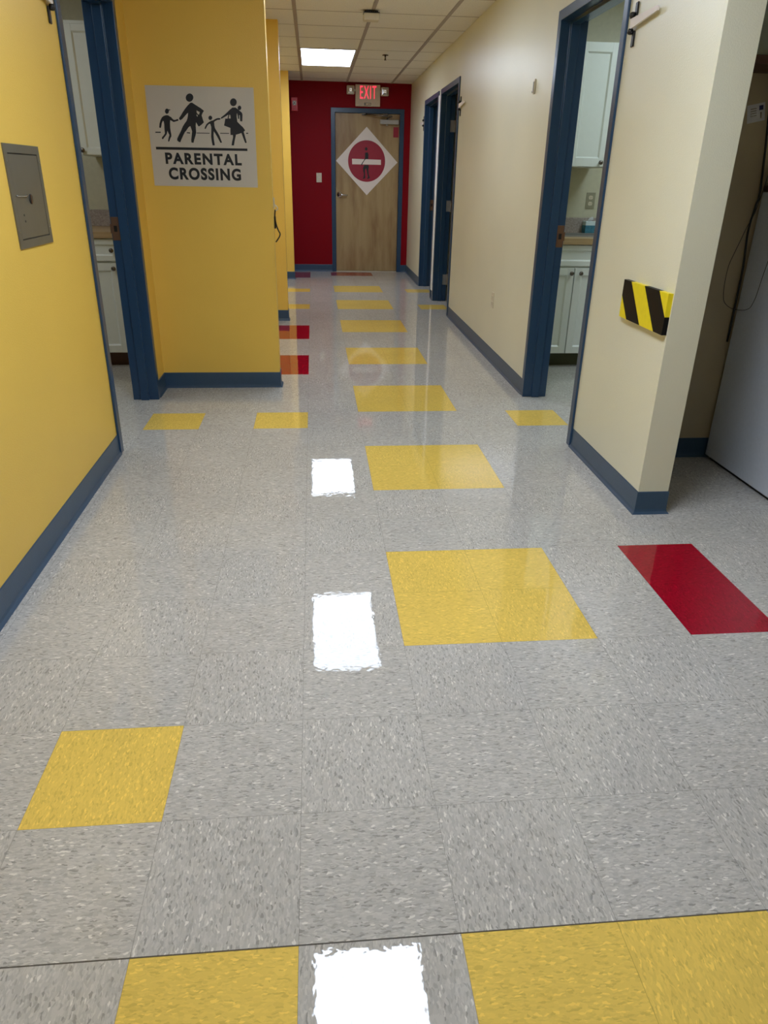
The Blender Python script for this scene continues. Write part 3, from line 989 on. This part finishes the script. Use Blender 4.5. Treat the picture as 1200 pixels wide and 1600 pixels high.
# ------------------------------------------------------------------ PARENTAL CROSSING sign
FIGURES = {
'boy_head':[(-0.1829,0.132),(-0.1839,0.1278),(-0.1859,0.1241),(-0.1887,0.121),(-0.192,0.1191),(-0.1955,0.1183),(-0.1988,0.1189),(-0.2017,0.1207),(-0.2038,0.1236),(-0.205,0.1273),(-0.2051,0.1314),(-0.2041,0.1356),(-0.2021,0.1393),(-0.1994,0.1423),(-0.1961,0.1443),(-0.1926,0.145),(-0.1892,0.1445),(-0.1864,0.1427),(-0.1842,0.1398),(-0.1831,0.1361)],
'boy_cap':[(-0.1883,0.14),(-0.1846,0.141),(-0.1762,0.1412),(-0.1728,0.1395),(-0.1767,0.1364),(-0.1852,0.1354)],
'boy':[(-0.2035,0.111),(-0.1969,0.1118),(-0.189,0.1109),(-0.1811,0.1061),(-0.1731,0.102),(-0.1667,0.0942),(-0.1588,0.0885),(-0.149,0.0896),(-0.139,0.0938),(-0.1343,0.0917),(-0.1329,0.087),(-0.1362,0.0847),(-0.1499,0.0809),(-0.1619,0.0776),(-0.1715,0.0832),(-0.1803,0.0867),(-0.1831,0.0688),(-0.1845,0.0469),(-0.1839,0.0338),(-0.1816,0.0141),(-0.1821,0.0041),(-0.1903,-0.0082),(-0.1957,-0.0205),(-0.2011,-0.0251),(-0.2038,-0.0207),(-0.1998,-0.0062),(-0.1927,0.0105),(-0.1984,0.0225),(-0.2021,0.0316),(-0.2073,0.0146),(-0.2188,0.0022),(-0.2271,-0.0068),(-0.2326,-0.0125),(-0.2376,-0.0093),(-0.237,-0.0037),(-0.2269,0.0064),(-0.2177,0.0176),(-0.2175,0.0461),(-0.2165,0.0636),(-0.2177,0.0799),(-0.2227,0.082),(-0.2294,0.0698),(-0.2362,0.0479),(-0.2408,0.0452),(-0.2463,0.0477),(-0.2427,0.0674),(-0.2351,0.086),(-0.2251,0.1003),(-0.2147,0.1075)],
'dash1':[(-0.2708,0.0256),(-0.24,0.0263),(-0.2406,0.0206),(-0.2715,0.0199)],
'man_head':[(-0.0393,0.1999),(-0.0423,0.1937),(-0.047,0.1884),(-0.053,0.1846),(-0.0597,0.1825),(-0.0663,0.1825),(-0.0723,0.1845),(-0.077,0.1883),(-0.08,0.1936),(-0.0811,0.1998),(-0.08,0.2063),(-0.077,0.2125),(-0.0722,0.2178),(-0.0663,0.2216),(-0.0597,0.2236),(-0.0531,0.2237),(-0.0471,0.2217),(-0.0424,0.2179),(-0.0393,0.2127),(-0.0382,0.2065)],
'man':[(-0.058,0.1772),(-0.0476,0.1783),(-0.0259,0.1656),(-0.0006,0.1512),(0.0158,0.1391),(0.007,0.1277),(0.0006,0.1156),(0.0046,0.0994),(0.0102,0.08),(-0.003,0.0687),(-0.0198,0.0578),(-0.0243,0.0616),(-0.0327,0.0767),(-0.0349,0.0789),(-0.0378,0.0613),(-0.0385,0.0262),(-0.0436,0.0106),(-0.053,-0.0118),(-0.0585,-0.027),(-0.0707,-0.0255),(-0.07,-0.0099),(-0.0656,0.0101),(-0.0611,0.0322),(-0.0656,0.0497),(-0.0691,0.0595),(-0.0799,0.0527),(-0.0937,0.0359),(-0.1031,0.0269),(-0.1161,0.0067),(-0.1264,-0.0112),(-0.1344,-0.0258),(-0.1435,-0.0238),(-0.1513,-0.0162),(-0.149,-0.0051),(-0.1374,0.0129),(-0.1259,0.0307),(-0.1111,0.0574),(-0.0986,0.073),(-0.0886,0.0841),(-0.0818,0.0973),(-0.0781,0.1104),(-0.0748,0.1267),(-0.0831,0.1211),(-0.0991,0.1056),(-0.1111,0.0944),(-0.1226,0.0876),(-0.1297,0.094),(-0.1282,0.0994),(-0.1178,0.1116),(-0.1067,0.127),(-0.0903,0.1468),(-0.0743,0.1633)],
'dash2':[(-0.0921,0.0271),(-0.0732,0.0262),(-0.0737,0.0205),(-0.0926,0.0223)],
'line1':[(-0.0359,0.0262),(0.0385,0.0266),(0.0382,0.0229),(-0.0363,0.0222)],
'kid_head':[(0.06,0.1043),(0.0592,0.1008),(0.0574,0.0976),(0.0547,0.0951),(0.0515,0.0934),(0.0481,0.0928),(0.0448,0.0932),(0.0418,0.0948),(0.0396,0.0972),(0.0383,0.1003),(0.0381,0.1038),(0.0389,0.1073),(0.0407,0.1105),(0.0433,0.113),(0.0465,0.1147),(0.05,0.1153),(0.0533,0.1148),(0.0562,0.1133),(0.0585,0.1109),(0.0598,0.1078)],
'kid':[(0.1025,0.1041),(0.1092,0.1018),(0.1027,0.0961),(0.0894,0.0947),(0.0766,0.0888),(0.0693,0.0837),(0.0692,0.0652),(0.0722,0.0505),(0.0844,0.0309),(0.0941,0.0137),(0.1009,-0.0061),(0.1066,-0.0223),(0.0968,-0.0233),(0.0896,-0.0089),(0.0812,0.0072),(0.0702,0.0256),(0.0632,0.0354),(0.0605,0.0154),(0.0604,-0.0095),(0.0638,-0.0371),(0.0506,-0.0386),(0.0473,-0.0173),(0.0461,0.0076),(0.0491,0.0376),(0.0507,0.0574),(0.0465,0.0733),(0.0396,0.0731),(0.0293,0.0643),(0.0213,0.0518),(0.0167,0.0455),(0.0114,0.0486),(0.015,0.0578),(0.0244,0.0716),(0.0376,0.0817),(0.0505,0.0882),(0.0645,0.0922),(0.0817,0.1012),(0.0929,0.1044)],
'line2':[(0.0994,0.0283),(0.1507,0.0287),(0.1504,0.025),(0.0991,0.0243)],
'woman_head':[(0.2057,0.187),(0.2044,0.1808),(0.2013,0.1752),(0.1967,0.1707),(0.1912,0.1678),(0.1852,0.1666),(0.1793,0.1675),(0.1742,0.1701),(0.1702,0.1744),(0.1679,0.1799),(0.1674,0.186),(0.1688,0.1921),(0.1719,0.1977),(0.1764,0.2022),(0.182,0.2052),(0.1879,0.2063),(0.1938,0.2055),(0.1989,0.2028),(0.2029,0.1985),(0.2052,0.1931)],
'woman':[(0.1792,0.1597),(0.1971,0.1601),(0.2115,0.1508),(0.222,0.1425),(0.2311,0.1354),(0.2346,0.1258),(0.2328,0.1061),(0.2309,0.0901),(0.2191,0.091),(0.219,0.1058),(0.2194,0.1205),(0.2152,0.1228),(0.2144,0.1032),(0.2077,0.1025),(0.2069,0.1153),(0.2057,0.125),(0.2029,0.1323),(0.2003,0.1151),(0.2024,0.0881),(0.2174,0.0737),(0.2332,0.0605),(0.2447,0.0446),(0.2359,0.0369),(0.2397,0.022),(0.2448,0.0021),(0.25,-0.0179),(0.2461,-0.0217),(0.2406,-0.0206),(0.2346,-0.0056),(0.2287,0.0118),(0.2224,0.0304),(0.2059,0.025),(0.1904,0.0209),(0.1857,0.0058),(0.1796,-0.0144),(0.1745,-0.0359),(0.1606,-0.0355),(0.1656,-0.0147),(0.1718,0.0055),(0.1721,0.0185),(0.1583,0.0189),(0.1591,0.0376),(0.1603,0.055),(0.1419,0.0608),(0.1244,0.0665),(0.1291,0.0814),(0.134,0.1025),(0.1471,0.102),(0.1533,0.1225),(0.1347,0.1123),(0.1118,0.1002),(0.109,0.1067),(0.1298,0.1207),(0.1473,0.1346),(0.1619,0.1471)],
'baby_head':[(0.2299,0.1593),(0.2292,0.1558),(0.2275,0.1526),(0.225,0.1501),(0.222,0.1484),(0.2187,0.1478),(0.2155,0.1483),(0.2127,0.1498),(0.2106,0.1522),(0.2093,0.1553),(0.209,0.1587),(0.2098,0.1622),(0.2115,0.1654),(0.2139,0.1679),(0.2169,0.1696),(0.2202,0.1702),(0.2234,0.1697),(0.2262,0.1682),(0.2283,0.1658),(0.2296,0.1627)],
'line3':[(0.2494,0.0317),(0.2615,0.0325),(0.2611,0.027),(0.2491,0.0267)],
}
CUTS = [[(-0.0263, 0.1398), (-0.0177, 0.1357), (-0.0084, 0.1316), (-0.0141, 0.1185), (-0.0202, 0.1216), (-0.0257, 0.1279)], [(-0.0271, 0.1203), (-0.0209, 0.114), (-0.0239, 0.1074), (-0.0286, 0.1138)], [(0.1603, 0.1244), (0.1539, 0.1042), (0.1648, 0.1035), (0.1648, 0.1179)]]
t = thing('crossing_sign', (-0.5735, 3.93, 1.49), END, 'grey white sign reading PARENTAL CROSSING with walking figures', 'sign')
b = NB()
plate(b, [(-0.307, -0.2597), (0.3016, -0.2597), (0.3051, 0.2628), (-0.3046, 0.2586)], -0.004, -0.0003)
obj('sign_board', b, M['signwhite'], t)
b = NB()
for k, pl in FIGURES.items():
    cuts = CUTS[:2] if k == 'man' else CUTS[2:] if k == 'woman' else ()
    plate(b, pl, -0.0048, -0.0041, cuts)
plate(b, [(-0.277, -0.0665), (0.2515, -0.0635), (0.2515, -0.0505), (-0.277, -0.0525)], -0.0048, -0.0041)
obj('walking_figures', b, M['ink'], t)
text_mesh('lettering', 'PARENTAL', -0.229, 0.214, -0.1415, -0.0810, -0.0041, M['ink'], t, 0.042, 0.0008, 1.22)
text_mesh('lettering', 'CROSSING', -0.2175, 0.205, -0.2250, -0.1590, -0.0041, M['ink'], t, 0.042, 0.0008, 1.18)

# ------------------------------------------------------------------ diamond sign on the exit door
DOORFIG = {
 'man_head': [(0.01,0.1634),(0.0092,0.1567),(0.0067,0.1507),(0.0027,0.1458),(-0.0024,0.1427),(-0.008,0.1415),(-0.0137,0.1424),(-0.0188,0.1454),(-0.0229,0.1501),(-0.0255,0.156),(-0.0264,0.1626),(-0.0256,0.1693),(-0.023,0.1753),(-0.0191,0.1802),(-0.014,0.1833),(-0.0084,0.1845),(-0.0027,0.1836),(0.0024,0.1806),(0.0064,0.176),(0.0091,0.17)],
 'torso': [(-0.0213,0.1139),(0.0136,0.1194),(0.0247,0.0909),(0.0225,0.033),(-0.0179,0.0298),(-0.05,-0.012),(-0.0714,-0.0512),(-0.0823,-0.0442),(-0.0662,-0.0172),(-0.0394,0.0173),(-0.0261,0.0417),(-0.0248,0.0802)],
 'legs': [(-0.0336,-0.0447),(0.0259,-0.0444),(0.0315,-0.0687),(0.0238,-0.1078),(0.0297,-0.1616),(0.0437,-0.2006),(0.0492,-0.2129),(0.0221,-0.2257),(0.0058,-0.226),(0.0219,-0.2011),(0.0106,-0.157),(0.0021,-0.1131),(-0.0089,-0.0889),(-0.0251,-0.1088),(-0.022,-0.1626),(-0.0188,-0.2166),(-0.0433,-0.2269),(-0.0569,-0.2271),(-0.0434,-0.2072),(-0.0383,-0.1629),(-0.0494,-0.1239),(-0.0523,-0.0849)],
}
t = thing('door_sign', (0.846, 10.615, 1.517), END, 'white diamond sign with red circle and standing figure on the wooden door', 'sign')
b = NB()
plate(b, [(-0.002, 0.444), (-0.442, 0.003), (0.004, -0.444), (0.447, -0.004)], -0.007, -0.0006)
obj('sign_board', b, M['signwhite2'], t)
b = NB()
plate(b, [(0.268 * math.cos(2 * PI * i / 64), 0.004 + 0.27 * math.sin(2 * PI * i / 64)) for i in range(64)], -0.0085, -0.0072)
obj('red_disc', b, M['signred'], t)
b = NB()
plate(b, [(-0.2118, 0.033), (0.2063, 0.0271), (0.2074, -0.0384), (-0.2091, -0.0394)], -0.0098, -0.0087)
obj('white_bar', b, M['signwhite2'], t)
b = NB()
for k, pl in DOORFIG.items():
    plate(b, pl, -0.0112, -0.0100)
obj('standing_figure', b, M['ink'], t)

# ------------------------------------------------------------------ exit sign with two lamp heads
t = thing('exit_sign', (0.852, 10.6, 2.2), END, 'lit red EXIT sign with two lamp heads above the wooden door', 'exit sign')
b = NB()
box(b, -0.172, 0.172, -0.052, -0.0003, 0.008, 0.272, 0, 0.005, 2)
obj('housing', b, M['housing'], t)
b = NB()
text_mesh('lettering', 'EXIT', -0.108, 0.118, 0.100, 0.256, -0.0523, M['led'], t, 0.0, 0.001, 1.18)
b.free()
b = NB()
ringbox_xz(b, -0.052, 0.045, 0.018, 0.052, 0.006, -0.0532, -0.0522)
box(b, -0.046, -0.03, -0.0532, -0.0522, 0.024, 0.046)
box(b, 0.012, 0.022, -0.0532, -0.0522, 0.028, 0.040)
obj('test_button', b, M['knob'], t)
for sx, zc in ((-1, 0.202), (1, 0.192)):
    b = NB()
    cx = -0.24 if sx < 0 else 0.236
    box(b, cx - 0.054, cx + 0.054, -0.075, -0.022, zc - 0.054, zc + 0.054, 0, 0.012, 3)
    box(b, min(cx, sx * 0.17), max(cx, sx * 0.17), -0.04, -0.026, zc - 0.012, zc + 0.012)
    # pyramid reflector frame
    hd = obj('lamp_head', b, M['housing'], t)
    b = NB()
    o_ = [b.verts.new((cx + a * 0.042, -0.0754, zc + c * 0.042)) for a, c in ((-1, -1), (1, -1), (1, 1), (-1, 1))]
    i_ = [b.verts.new((cx + a * 0.018, -0.0835, zc + c * 0.018)) for a, c in ((-1, -1), (1, -1), (1, 1), (-1, 1))]
    for q in range(4):
        b.faces.new((o_[q], o_[(q + 1) % 4], i_[(q + 1) % 4], i_[q]))
    b.faces.new(i_)
    obj('reflector', b, M['chrome'], hd)
    b = NB()
    ringbox_xz(b, cx - 0.014, cx + 0.014, zc - 0.016, zc + 0.016, 0.006, -0.0855, -0.0838)
    obj('bulb', b, M['bulb'], hd)

# ------------------------------------------------------------------ fire alarm strobe
t = thing('fire_alarm', (-0.165, 10.6, 2.21), END, 'red fire alarm strobe on the end wall beside the yellow wall', 'fire alarm')
b = NB()
box(b, -0.045, 0.045, -0.04, -0.0003, -0.085, 0.085, 0, 0.006, 2)
box(b, -0.02, 0.02, -0.052, -0.04, -0.06, -0.02, 0, 0.002, 1)
obj('housing', b, M['alarm'], t)
b = NB()
box(b, -0.026, 0.026, -0.052, -0.0402, -0.012, 0.042, 0, 0.006, 2)
obj('strobe_lens', b, M['signwhite2'], t)
b = NB()
tube(b, [(-0.02, -0.0535, -0.006), (0.02, -0.0535, 0.036)], 0.0025, 6)
tube(b, [(-0.02, -0.0545, 0.036), (0.02, -0.0545, -0.006)], 0.0025, 6)
obj('lens_cross', b, M['knob'], t)

# ------------------------------------------------------------------ ceiling devices
t = thing('ceiling_sensor', (0.552, 5.93, 2.4962), 0, 'small white box with dark slotted top hanging on the ceiling grid', 'sensor')
b = NB()
box(b, -0.062, 0.062, -0.05, 0.05, -0.066, -0.018, 0, 0.006, 2)
obj('housing', b, M['beige'], t)
b = NB()
box(b, -0.064, 0.064, -0.045, 0.045, -0.018, -0.012)
for i in range(7):
    box(b, -0.055 + i * 0.016, -0.047 + i * 0.016, -0.045, 0.045, -0.012, -0.002)
box(b, -0.05, 0.05, -0.03, 0.03, -0.004, 0.0)
obj('mounting_plate', b, M['black'], t)
t = thing('sprinkler_head', (0.865, 8.1, 2.4998), 0, 'small dark sprinkler head below the white ceiling tiles', 'sprinkler')
b = NB()
lathe(b, [(0.034, -0.008), (0.034, -0.004), (0.024, 0.0)], (0, 0, 0), 'Z', 20)
obj('escutcheon', b, M['knob'], t)
b = NB()
lathe(b, [(0.008, -0.045), (0.008, -0.008)], (0, 0, 0), 'Z', 12)
lathe(b, [(0.014, -0.052), (0.014, -0.049), (0.003, -0.046)], (0, 0, 0), 'Z', 12)
obj('nozzle', b, M['knob'], t)

# ------------------------------------------------------------------ left partition: hooked cord
t = thing('hanging_cord', (-0.188, 4.02, 1.0), LEFT, 'black cord on a small clip at the edge of the yellow partition', 'cord')
b = NB()
box(b, -0.012, 0.012, -0.008, -0.0004, 0.11, 0.175, 0, 0.003, 1)
tube(b, smooth_path([(0, -0.006, 0.135), (0, -0.022, 0.12), (0, -0.024, 0.108), (0, -0.012, 0.10)]), 0.004, 8)
obj('clip', b, M['beige'], t)
b = NB()
tube(b, smooth_path([(0, -0.010, 0.105), (0, -0.006, 0.065), (0, -0.012, 0.02), (0, -0.024, -0.015), (0, -0.034, -0.035), (0, -0.028, -0.055), (0, -0.006, -0.085)]), 0.0042, 8)
tube(b, smooth_path([(0.004, -0.006, 0.065), (0.006, -0.006, 0.03), (0.006, -0.005, -0.005)]), 0.006, 8)
obj('cable', b, M['black'], t)

# ------------------------------------------------------------------ niche: white enamel cabinet, shelf, note, cable
t = thing('white_metal_cabinet', (2.068, 2.478, 0), RIGHT, 'tall white metal cabinet at the right edge, in the dark niche', 'cabinet')
# local x runs towards the viewer (-Y), local y into the cabinet (+X)
b = NB()
box(b, 0, 0.72, 0, 0.62, 0.018, 1.27, 0, 0.006, 2)
obj('body', b, M['fridge'], t)
b = NB()
box(b, -0.004, 0.724, 0.004, 0.624, 1.2705, 1.298, 0, 0.004, 1)
obj('top_panel', b, M['brown'], t)
b = NB()
box(b, 0.02, 0.70, 0.02, 0.6, 0.0, 0.018)
obj('base', b, M['black'], t)
t = thing('storage_box', (2.08, 2.12, 1.2985), 0, 'grey green box standing on the white metal cabinet', 'box')
b = NB()
box(b, -0.03, 0.45, 0, 0.3, 0, 0.07, 0, 0.006, 2)
obj('bin', b, M['greybox'], t)
b = NB()
box(b, -0.035, 0.455, -0.005, 0.305, 0.0705, 0.09, 0, 0.004, 1)
obj('lid', b, M['fridge'], t)
t = thing('wall_shelf', (1.555, 2.495, 1.725), 0, 'dark brown shelf in the upper part of the right niche', 'shelf')
b = NB()
box(b, 0, 1.4, -0.245, 0.0, 0, 0.03, 0, 0.002, 1)
obj('board', b, M['brown'], t)
for bx0 in (0.03, 1.3):
    b = NB()
    box(b, bx0, bx0 + 0.02, -0.2, 0, -0.04, -0.0005)
    obj('bracket', b, M['brown'], t)
t = thing('storage_box', (1.62, 2.27, 1.7552), 0, 'grey box on the brown niche shelf', 'box')
b = NB()
box(b, 0, 0.5, 0, 0.2, 0, 0.2, 0, 0.005, 2)
obj('bin', b, M['greybox'], t)
b = NB()
box(b, -0.004, 0.504, -0.005, 0.205, 0.2005, 0.225, 0, 0.004, 1)
obj('lid', b, M['greybox'], t)

t = thing('wall_note', (1.978, 2.5, 1.58), END, 'small tilted paper note with a dark blue mark on the niche wall', 'note')
a = math.radians(12)
def rot(x, z):
    return (x * math.cos(a) - z * math.sin(a), x * math.sin(a) + z * math.cos(a))
def rrect(x0, x1, z0, z1):
    return [rot(x0, z0), rot(x1, z0), rot(x1, z1), rot(x0, z1)]
b = NB()
plate(b, rrect(-0.045, 0.034, -0.035, 0.035), -0.0012, -0.0004)
obj('paper', b, M['paper'], t)
b = NB()
plate(b, rrect(0.008, 0.026, 0.008, 0.026), -0.0016, -0.0013)
obj('blue_mark', b, M['navy'], t)
b = NB()
for zz in (0.018, 0.009, 0.0, -0.009):
    plate(b, rrect(-0.030, -0.004, zz - 0.0012, zz + 0.0012), -0.0015, -0.0013)
plate(b, rrect(0.013, 0.019, -0.024, 0.0), -0.0015, -0.0013)
obj('print_lines', b, M['knob'], t)

pts = [(1.985, 2.30, 1.50), (1.95, 2.27, 1.32), (1.918, 2.25, 1.19), (1.897, 2.25, 1.136), (1.881, 2.25, 1.082), (1.863, 2.25, 1.023), (1.851, 2.25, 0.977), (1.849, 2.25, 0.924), (1.852, 2.25, 0.873),
       (1.861, 2.25, 0.832), (1.879, 2.25, 0.811), (1.905, 2.25, 0.796), (1.929, 2.25, 0.791), (1.959, 2.25, 0.788), (1.981, 2.25, 0.792), (1.995, 2.25, 0.803),
       (2.007, 2.25, 0.84), (2.012, 2.25, 0.877), (2.016, 2.25, 0.915), (2.02, 2.25, 0.948), (2.025, 2.25, 0.985), (2.032, 2.25, 1.03), (2.05, 2.25, 1.12), (2.055, 2.26, 1.28), (2.058, 2.27, 1.305)]
b = NB()
tube(b, smooth_path(pts, 3), 0.0014, 6)
tag(obj('thin_cable', b, M['black']), 'thin black cable hanging in a loop before the white metal cabinet', 'cable')
pts = [(2.0, 2.485, 1.73), (2.03, 2.478, 1.5), (2.052, 2.47, 1.269), (2.047, 2.47, 1.22), (2.041, 2.47, 1.169), (2.037, 2.47, 1.136), (2.037, 2.47, 1.081), (2.046, 2.472, 1.0), (2.056, 2.478, 0.9), (2.061, 2.486, 0.6)]
b = NB()
tube(b, smooth_path(pts, 3), 0.005, 8)
tag(obj('power_cable', b, M['black']), 'thick black cable running down the gap behind the white metal cabinet', 'cable')

# ------------------------------------------------------------------ the right hall wall runs 0.35 degrees out of true
bpy.context.view_layer.update()
piv = Vector((RX, 2.7, 0))
RM = Matrix.Translation(piv) @ Matrix.Rotation(-0.006, 4, 'Z') @ Matrix.Translation(-piv)
for o in RIGHT_WALL_THINGS:
    o.matrix_world = RM @ o.matrix_world
